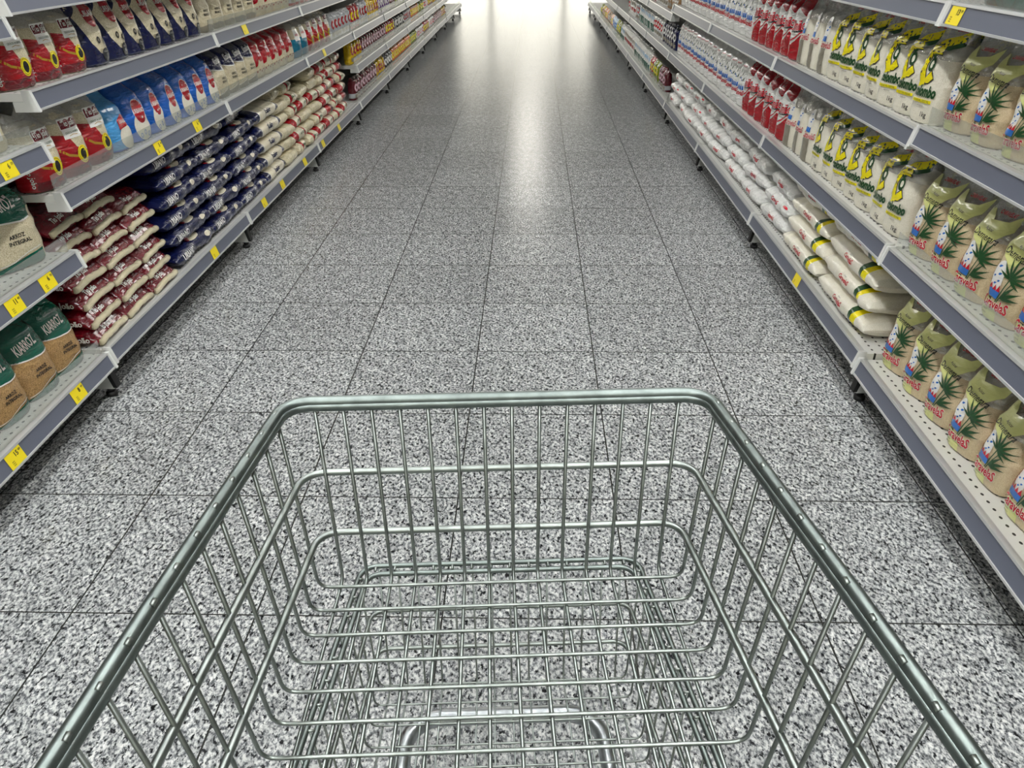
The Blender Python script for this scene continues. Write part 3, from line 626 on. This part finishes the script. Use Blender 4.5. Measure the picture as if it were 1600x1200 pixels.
# --- sugar side, near bay
CANE = 'cane-print raw sugar bag'
row('cane', 'R', [1.985-.136*i for i in range(8)][::-1], NEARR[0], CANE, 'bottom shelf, front row', 'sugar bag', 'raw sugar bags on the near bottom shelf', inset=.05, jit=.2)
row('cane', 'R', [1.99-.136*i for i in range(6)][::-1], NEARR[1], CANE, 'behind the guard on the second shelf', 'sugar bag', 'raw sugar bags on the near second shelf', inset=.035)
row('cane', 'R', [1.99-.136*i for i in range(5)][::-1], NEARR[2], CANE, 'behind the guard on the third shelf', 'sugar bag', 'raw sugar bags on the near third shelf', inset=.035, sc=.89)
for z, nm, n in ((0, 'bottom', 7), (1, 'second', 5), (2, 'third', 4)):
    row('cane', 'R', [1.955-.14*i for i in range(n)][::-1], NEARR[z], CANE, '%s shelf, second row back' % nm, 'sugar bag', 'raw sugar bags in the row behind, %s shelf' % nm, inset=.195, sc=.89 if z == 2 else 1)
    row('cane', 'R', [1.95-.14*i for i in range(n)][::-1], NEARR[z], CANE, '%s shelf, row by the back panel' % nm, 'sugar bag', 'raw sugar bags by the back panel, %s shelf' % nm, inset=.312, sc=.89 if z == 2 else 1)
row('greensack', 'R', [1.9, 1.66], NEARR[3], 'large dark green sack', 'top shelf over the yellow price tag', 'sack', 'green sacks on the top shelf', inset=.03, jit=.02)
# --- sugar side, middle bays
COL = 'yellow-ribboned sugar bag'; REF = 'clear grey-labelled sugar bag'; UNI = 'red and white sugar bag'; WHI = 'opaque white sugar bag'
for z, nm in ((1, 'second'), (2, 'third')):
    row('colombo', 'R', [2.15+.115*i for i in range(7)], FARR[z], COL, 'sugar-side %s shelf' % nm, 'sugar bag', 'yellow ribbon sugar bags, %s shelf' % nm, inset=.03, jit=.2)
    row('refined', 'R', [2.955+.12*i for i in range(3)], FARR[z], REF, 'sugar-side %s shelf' % nm, 'sugar bag', 'grey label sugar bags, %s shelf' % nm, inset=.03, jit=.15)
    row('uniao', 'R', [3.31+.122*i for i in range(6)], FARR[z], UNI, 'sugar-side %s shelf' % nm, 'sugar bag', 'red and white sugar bags, %s shelf' % nm, inset=.03, jit=.15)
    row('white', 'R', [4.05+.122*i for i in range(16)], FARR[z], WHI, 'sugar-side %s shelf' % nm, 'sugar bag', 'opaque white sugar bags, %s shelf' % nm, inset=.03, jit=.2)
    row('colombo', 'R', [2.17+.13*i for i in range(6)], FARR[z], COL, 'in the second row of the %s shelf' % nm, 'sugar bag', 'yellow ribbon sugar bags at the back, %s shelf' % nm, inset=.19, jit=.2)
    row('uniao', 'R', [2.98+.14*i for i in range(7)], FARR[z], UNI, 'second row back, %s shelf' % nm, 'sugar bag', 'red and white sugar bags at the back, %s shelf' % nm, inset=.19, jit=.2)
# --- rice side, near bay
row('kiarroz', 'L', [1.955-.142*i for i in range(5)][::-1], NEARL[0], 'green-topped brown rice bag', 'bottom shelf behind the guard', 'rice bag', 'brown rice bags on the near bottom shelf', inset=.045, rz=None, jit=.08)
row('kiarroz', 'L', [1.93-.15*i for i in range(4)][::-1], NEARL[0], 'green-topped brown rice bag', 'second row of the bottom shelf', 'rice bag', 'brown rice bags in the row behind', inset=.17)
put('kibig', 'L', 1.935, NEARL[1], 'large green-topped brown rice bag leaning behind the guard on second shelf', 'rice bag', None, inset=.05, rz=-.42, sc=.86)
row('kiarroz', 'L', [1.86, 1.72], NEARL[1], 'green-topped brown rice bag', 'behind the large green-topped one', 'rice bag', 'brown rice bags behind the large one', inset=.22)
put('pinkbag', 'L', 1.655, NEARL[1], 'pale pink pouch with gold wording beside the large green-topped bag', 'pouch', None, inset=.05)
row('plainrice', 'L', [1.93, 1.78, 1.63], NEARL[2], 'low clear rice bag', 'third shelf over yellow tag', 'rice bag', 'low clear rice bags on the third shelf', inset=.045)
row('tj', 'L', [1.95], NEARL[3], 'red rice bag', 'top shelf of the near bay', 'rice bag', None, inset=.05)
# --- rice side, middle bays
TJ = 'red rice bag with ring emblem'; URB = 'navy rice bag with red oval'
row('tj', 'L', [2.125, 2.265, 2.405], FARL[2], TJ, 'third shelf', 'rice bag', 'red rice bags on the third shelf', inset=.03, jit=.08, sc=.88)
row('tj', 'L', [2.12, 2.262, 2.405], FARL[1], TJ, 'second shelf behind the guard', 'rice bag', 'red rice bags on the second shelf', inset=.03, jit=.08)
row('tj', 'L', [2.13, 2.27, 2.41], FARL[1], TJ, 'second shelf, row behind', 'rice bag', 'red rice bags in the row behind', inset=.16)
row('urb', 'L', [2.535+.128*i for i in range(7)], FARL[2], URB, 'third shelf', 'rice bag', 'navy rice bags on the third shelf', inset=.03, jit=.06)
put('skyblue', 'L', 2.555, FARL[1], 'crumpled light blue rice bag beside the row of royal blue ones', 'rice bag', None, inset=.03)
row('blue', 'L', [2.69+.135*i for i in range(6)], FARL[1], 'royal blue rice bag with red oval', 'second shelf', 'rice bag', 'royal blue rice bags on the second shelf', inset=.03, jit=.1)
row('blue', 'L', [2.66+.15*i for i in range(5)], FARL[1], 'royal blue rice bag with red oval', 'second row back', 'rice bag', 'royal blue rice bags in the row behind', inset=.17, jit=.1)
row('kic', 'L', [3.50+.13*i for i in range(4)], FARL[1], 'navy-topped clear rice bag', 'second shelf past the joint', 'rice bag', 'navy topped rice bags on the second shelf', inset=.03)
row('redrice', 'L', [4.02+.135*i for i in range(5)], FARL[1], 'red-topped clear rice bag', 'second shelf past the navy-topped ones', 'rice bag', 'red topped rice bags on the second shelf', inset=.03)
row('clearrice', 'L', [3.46+.14*i for i in range(5)], FARL[2], 'clear rice bag with black wording', 'third shelf', 'rice bag', 'clear rice bags on the third shelf', inset=.03, sc=.93)
row('redrice', 'L', [4.17+.14*i for i in range(4)], FARL[2], 'red-topped clear rice bag', 'third shelf', 'rice bag', 'red topped rice bags on the third shelf', inset=.03)
row('tealbag', 'L', [4.74, 4.88], FARL[1], 'teal-footed rice bag', 'second shelf', 'rice bag', 'teal rice bags on the second shelf', inset=.03)
row('tj', 'L', [5.02, 5.16, 5.3, 5.44], FARL[1], TJ, 'second shelf past teal ones', 'rice bag', 'red rice bags far along the second shelf', inset=.03)

# ------------------------------------------------------------------ lying sacks
SACK = {}
def sack(kind, n, maker):
    SACK[kind] = [[maker(i), False] for i in range(n)]
def stake(kind):
    e = SACK[kind][rng.randrange(len(SACK[kind]))]
    if not e[1]: e[1] = True; return e[0]
    return copy_tree(e[0])
def lay(kind, side, y, z, label, group, cat='sack', inset=.0, rz=0., W=.2, sc=(1, 1, 1), pitch=0.):
    o = stake(kind); o.location = ((XL-inset-W/2) if side == 'L' else (XR+inset+W/2), y, z); o.rotation_euler = (pitch, 0, rz+(0 if side == 'L' else PI)); o.scale = sc
    return tag(o, label, cat, group)
# crimson sacks, sealed end to the aisle
tj_top = [(T('Tio João', .017, -.01, .023, .025, 1.1), M['wht']), (T('arroz polido', .007, .055, .023, .01), M['pink']), (Pg(ell(0, .20, .055, .045, 26)), M['gold']), (Pg(ell(0, .20, .048, .038, 24)), M['red']), (Pg(ell(0, .20, .036, .027, 22)), M['blk'])]
tj_side = [(T('Tio João', .026, -.07, .028, .03, .95), M['wht']), (T('ARROZ', .007, -.055, .046, .01), M['rprint'])]
sack('tj5', 4, lambda i: EndSack(.36, .192, .058, seed=i*2.3+1).build('rice_sack', M['crimson'] if i < 3 else M['crimson'], M['beigeseam'], tj_top, tj_side))
for c in range(3):
    n = (7, 7, 6)[c]
    for k in range(n):
        y = 2.155+c*.197+rng.uniform(-.005, .005)+(.012*k if c == 0 else .006*k)*.3
        o = lay('tj5', 'L', y, FARL[0]+k*.0565, 'crimson rice sack, %s up in the %s column of crimson ones' % (ordn(k+1), ('near', 'middle', 'far')[c]), 'crimson rice sacks in the stack', 'rice sack', rz=rng.uniform(-.025, .025), W=0)
        o.location.x = XL-.026-k*.009*(1 if c else 1.1)-rng.uniform(0, .006); o.rotation_euler.x = rng.uniform(.0, .035)
# navy sacks, long side to the aisle
def navy(i):
    a = [(T('URBANO', .040, -.10, .005, .03, .62), M['wht']), (Pg(ell(.10, .018, .022, .015, 18)), M['cream']), (Pg(ell(.01, .058, .045, .02, 20)), M['cream']), (Pg(ell(-.03, .062, .016, .014, 14)), M['red']), (T('IIIIIIIII', .012, 0, -.008, .0), M['grey'])]
    return Lie(.385, .22, .076, seed=i*1.9+2).build('rice_sack', [(-1, M['navy'])], a)
sack('navy5', 4, navy)
for c, (y, n) in enumerate(((2.86, 6), (3.22, 6), (3.585, 5))):
    for k in range(n):
        o = lay('navy5', 'L', y+rng.uniform(-.008, .008)+.02*math.sin(k*2.1), FARL[0]+k*.070, 'navy rice sack, %s up in the %s column of the navy stack' % (ordn(k+1), ('near', 'middle', 'far')[c]), 'navy rice sacks in the stack', 'rice sack', inset=.024+k*.004, rz=rng.uniform(-.02, .02), W=.22)
def kicsack(i):
    a = [(T('Kicaldo', .040, 0, .012, .05, .7), M['navy']), (T('tipo um', .012, .07, .012, .01), M['grey'])]
    return Lie(.36, .22, .078, seed=i*2.9+4).build('rice_sack', [(-1, M['navy']), (-.125, M['wht']), (-.12, M['cream']), (.12, M['wht']), (.125, M['navy'])], a)
sack('kic5', 2, kicsack)
for k in range(5): lay('kic5', 'L', 3.955+rng.uniform(-.01, .01), FARL[0]+k*.073, 'cream rice sack with navy ends, %s up in its column' % ordn(k+1), 'cream rice sacks with navy ends', 'rice sack', inset=.024, W=.22, rz=rng.uniform(-.04, .04))
for k in range(1): lay('navy5', 'L', 3.6, FARL[0]+5*.0705, 'navy rice sack lying loose on the far end of the navy stack', None, 'rice sack', inset=.06, W=.22, rz=.1)
# small cream and red sacks, loosely piled
def small(i):
    bands = [[(-1, M['beigeseam'])], [(-1, M['beigeseam']), (-.02, M['red']), (.02, M['cream'])], [(-1, M['red']), (-.05, M['cream']), (.06, M['red']), (.08, M['cream'])], [(-1, M['cream']), (-.03, M['red']), (.05, M['wred'])]][i]
    return Lie(.226, .15, .065, seed=i*3.3+7).build('rice_sack', bands, [(T('ARROZ', .022, .03, .01, .02), M['dgreen'])] if i in (1, 2) else [])
sack('small0', 1, lambda i: small(0)); sack('small1', 1, lambda i: small(1)); sack('small2', 1, lambda i: small(2)); sack('small3', 1, lambda i: small(3))
SL = {'small0': 'small clear rice sack', 'small1': 'small cream sack with red stripe', 'small2': 'small red and cream sack', 'small3': 'small cream sack with wine-red end'}
for c, y in enumerate((4.255, 4.49, 4.725, 4.96, 5.195, 5.43, 5.66)):
    for k in range(6 if c != 2 else 5):
        kd = 'small%d' % (0 if c == 0 else rng.choice([0, 1, 1, 2]) if c < 4 else rng.choice([1, 2, 3, 3]))
        lay(kd, 'L', y+rng.uniform(-.02, .02), FARL[0]+k*.066, '%s, %s up in the %s column past the cream stack' % (SL[kd], ordn(k+1), ordn(c+1)), 'small rice sacks piled loosely', 'rice sack', inset=.022+rng.uniform(0, .02)+k*.006, W=.15, rz=rng.uniform(-.12, .12))
# sugar sacks
def cream5(i):
    a = [(T('CaravelaS', .030, .0, .010, .03, .72), M['rprint']), (T('Açúcar', .008, .0, .030, .01), M['dgreen'])]
    return Lie(.43, .26, .075, seed=i*1.7+3).build('sugar_sack', [(-1, M['white_sugar']), (.098, M['dgreen']), (.122, M['yel']), (.148, M['white_sugar'])], a)
def white5(i):
    a = [(T('CaravelaS', .030, .0, .010, .03, .72), M['rprint'])]+([(Pg(ell(.14, .03, .02, .008, 12)), M['rprint'])] if i == 1 else [])
    return Lie(.375, .24, .075, seed=i*2.1+5).build('sugar_sack', [(-1, M['milk'])], a)
sack('cream5', 4, cream5); sack('white5', 4, white5)
for c, y in enumerate((2.345, 2.785)):
    for k in range(4 if c == 0 else 4):
        lay('cream5', 'R', y+rng.uniform(-.012, .012), FARR[0]+k*.0705, 'cream sugar sack with yellow and green band, %s up in the %s column' % (ordn(k+1), ('near', 'far')[c]), 'cream sugar sacks in the stacks', 'sugar sack', inset=.022+k*.006, W=.26, rz=rng.uniform(-.03, .03))
        o = bpy.context.scene.objects[-1] if False else None
for c in range(8):
    y = 3.20+c*.385
    for k in range((4, 4, 4, 3, 4, 3, 4, 4)[c]):
        lay('white5', 'R', y+rng.uniform(-.03, .03), FARR[0]+k*.0705, 'white sugar sack, %s up in the %s white column' % (ordn(k+1), ordn(c+1)), 'white sugar sacks in the stacks', 'sugar sack', inset=.024+k*.012+rng.uniform(0, .015), W=.24, rz=rng.uniform(-.07, .07), sc=(1, rng.uniform(.92, 1), 1))
# ------------------------------------------------------------------ far pouches, bay by bay
CNT = {}
def farrow(side, z, y0, y1, runs, nm, step=.102):
    """runs: list of kinds, each filling a stretch of 3-7 pouches"""
    y = y0; i = 0; cnt = CNT
    while y < y1:
        kd = runs[i % len(runs)]; i += 1
        for _ in range(rng.randint(3, 6)):
            if y >= y1: break
            b = int((y-BAY0)//BAY); key = (side, nm, b); cnt[key] = cnt.get(key, 0)+1
            col = dict((('p_'+m), c) for c, m in PCOL); look = col.get(kd, {'greenfoot': 'white green-footed', 'redfoot': 'white red-labelled'}.get(kd, kd))
            o = put(kd, side, y, z-.001, '%s pouch, %s in the %s bay, %s shelf, %s side' % (look, ordn(cnt[key]), ordn(b+2), nm, 'rice' if side == 'L' else 'sugar'), 'pouch', 'food pouches on the %s-side %s shelf' % ('rice' if side == 'L' else 'sugar', nm), inset=.03, jit=.15, sc=rng.uniform(.9, .97))
            y += step*rng.uniform(.95, 1.08)
K = lambda s: ['p_'+k for k in s.split()]
farrow('L', FAR2L[0], 6.12, 13.0, K('wred wred yellow_film darkbag orange orange ocean milk red milk'), 'bottom')
farrow('L', FAR2L[1], 6.1, 12.0, K('yellow_film wred wred red darkbag silver orange ocean milk red'), 'second')
farrow('L', FAR2L[2], 5.6, 9.0, K('silver red silver yellow_film purple wred ocean purple orange'), 'third')
farrow('L', FARL[2], 4.75, 5.6, K('red wred silver purple'), 'fourth')
farrow('R', FARR[0], 6.42, 6.7, K('wred purple'), 'bottom')
farrow('R', FARR[0], 6.8, 7.3, K('ocean red'), 'bottom')
farrow('R', FARR[0], 7.35, 9.9, ['greenfoot', 'greenfoot', 'redfoot', 'redfoot'], 'bottom')
farrow('R', FARR[0], 10.0, 13.0, K('ocean cyan orange brownbag orange yellow_film'), 'bottom')
farrow('R', FARR[1], 6.1, 6.7, K('navy brownbag'), 'second')
farrow('R', FARR[1], 6.75, 9.2, ['p_milk', 'greenfoot', 'greenfoot', 'p_silver', 'redfoot'], 'second')
farrow('R', FAR2R[2], 6.1, 7.6, K('brownbag milk red'), 'third')

# ------------------------------------------------------------------ shopping trolley
cart = empty('shopping_cart', (0.150, 0.716, 0), .058, label='two-tier galvanised wire shopping cart standing in the middle of the aisle', cat='shopping cart')
def arc(cx, cy, r, a0, a1, z, n=6): return [(cx+r*math.cos(a0+(a1-a0)*k/n), cy+r*math.sin(a0+(a1-a0)*k/n), z) for k in range(n+1)]
def ushape(hw0, slope, yf, yb, z, r):
    """open hoop: back left, round the front corners, back right"""
    L = yf-yb; hb = hw0+slope*L
    return [(-hb, yb, z), (-hw0-slope*L*.5, (yf+yb)/2, z), (-hw0, yf-r, z)]+arc(-hw0+r, yf-r, r, PI, PI/2, z)[1:]+arc(hw0-r, yf-r, r, PI/2, 0, z)+[(hw0+slope*L*.5, (yf+yb)/2, z), (hb, yb, z)]
def corner_path(pts, r, n=4):
    """round the inner corners of a polyline"""
    P = [Vector(p) for p in pts]; out = [P[0]]
    for i in range(1, len(P)-1):
        a = (P[i-1]-P[i]).normalized(); b = (P[i+1]-P[i]).normalized(); p0 = P[i]+a*r; p1 = P[i]+b*r
        for k in range(n+1):
            t = k/n; out.append(p0*(1-t)**2+P[i]*2*t*(1-t)+p1*t*t)
    return out+[P[-1]]
ZR, ZB = .815, .567
yb = -.60
def wire(parent, pts, r, mat=M['zinc'], name='wire', seg=7):
    w = MB(); w.tube(pts, r, mat, seg); return w.build(name, parent)
# upper basket
rb = MB(); rb.tube(ushape(.236, .115, 0, yb, ZR, .032), .0064, M['zinc_dark'], 12); rb.tube(ushape(.2325, .115, -.0035, yb, ZR-.0045, .028), .0054, M['zinc_dark'], 10)
rw = lambda y: .231+.115*abs(y); bw = lambda y: .221+.06*abs(y)
for k in range(15):
    y = -.03-k*.0375
    for s in (-1, 1): rb.tube([(s*(rw(y)+.001), y-.003, ZR+.0045), (s*(rw(y)+.001), y+.003, ZR+.0045)], .0026, M['zinc'], 6)
ub = rb.build('upper_basket', cart)
for z, r, h0 in ((.722, .030, .227), (.632, .028, .221)): wire(ub, ushape(h0, .10 if z > .7 else .085, -.004, yb, z, r), .0042, M['zinc'], 'hoop', 10)
for k in range(15):
    y = -.03-k*.0375
    wire(ub, corner_path([(-rw(y), y, ZR), (-bw(y)-.0, y, ZB), (bw(y), y, ZB), (rw(y), y, ZR)], .016), .0022)
for k in range(14):
    x = -.2+k*.0308; xb = x*1.0; wire(ub, corner_path([(x, -.004, ZR), (x*.985, -.012, ZB-.004), (x*1.12, yb, ZB-.004)], .014), .0022)
bp = MB(); 
for k in range(12): x = -.26+k*.0473; bp.tube([(x, yb, ZR), (x*.95, yb, ZB)], .0022, M['zinc'], 6)
for z in (ZR, ZB, .69): bp.tube([(-.3, yb, z), (.3, yb, z)], .0042, M['zinc'], 8)
bp.build('back_gate', cart)
# lower basket
ZL, ZF = .42, .222; lyf = .158; lyb = -.45
lb = MB(); lb.tube(ushape(.214, .10, lyf, lyb, ZL, .028), .0040, M['zinc_dark'], 10); lb.tube(ushape(.204, .10, lyf-.013, lyb, ZL-.004, .024), .0040, M['zinc_dark'], 10)
lw = lambda y: .209+.10*(lyf-y); fw = lambda y: .197+.055*(.1-y)
for k in range(16):
    y = .13-k*.036
    for s in (-1, 1): lb.tube([(s*lw(y)-.006, y, ZL+.001), (s*lw(y)+.006, y, ZL+.001)], .0020, M['zinc'], 6)
for k in range(14):
    x = -.19+k*.0292; lb.tube([(x, lyf-.012, ZL+.001), (x, lyf, ZL+.001)], .0020, M['zinc'], 6)
lo = lb.build('lower_basket', cart)
for z, yf, h in ((.345, .138, .203), (.282, .118, .198)): wire(lo, ushape(h, .085, yf, lyb, z, .022), .0034, M['zinc'], 'hoop', 8)
for k in range(15):
    y = .13-k*.036; yf2 = .096-k*.036
    wire(lo, corner_path([(-lw(y), y, ZL), (-fw(yf2), yf2, ZF), (fw(yf2), yf2, ZF), (lw(y), y, ZL)], .012), .0016, M['zinc'], 'wire', 6)
for k in range(14):
    x = -.185+k*.0285; wire(lo, corner_path([(x, lyf-.006, ZL), (x*.97, .098, ZF-.003), (x*1.15, lyb, ZF-.003)], .012), .0016, M['zinc'], 'wire', 6)
# chassis tube, posts, handle, wheels
ch = MB(); ch.tube([(-.17, -.5, .16), (-.165, -.2, .16), (-.158, .02, .16)]+arc(-.158+.06, .02, .06, PI, PI/2, .16, 8)[1:]+arc(.158-.06, .02, .06, PI/2, 0, .16, 8)+[(.165, -.2, .16), (.17, -.5, .16)], .0135, M['chrome'], 16); ch.build('chassis_tube', cart)
for s in (-1, 1):
    p = MB(); p.tube(corner_path([(s*.17, -.49, .16), (s*.24, -.60, .40), (s*.305, -.60, .9), (s*.30, -.70, .985)], .04), .0125, M['chrome'], 14); p.build('post', cart)
    for y in (-.13, -.47):
        w = MB(); w.tube([(s*.165-.013, y-.02, .055), (s*.165+.013, y-.02, .055)], .055, M['rubber'], 24); wo = w.build('wheel', cart)
        f = MB(); f.box(s*.165-.02, s*.165-.016, y-.035, y-.005, .05, .15, M['zinc']); f.box(s*.165+.016, s*.165+.02, y-.035, y-.005, .05, .15, M['zinc']); f.box(s*.165-.02, s*.165+.02, y-.035, y-.005, .135, .15, M['zinc']); f.build('fork', wo)
h = MB(); h.tube([(-.30, -.70, .985), (.30, -.70, .985)], .014, M['blue'], 16); h.build('handle', cart)

# ------------------------------------------------------------------ bags kept in no row are dropped
for d in (PROTO, SACK):
    for k, v in d.items():
        if isinstance(v, list):
            for o, used in v:
                if not used:
                    for c in list(o.children): bpy.data.objects.remove(c)
                    bpy.data.objects.remove(o)
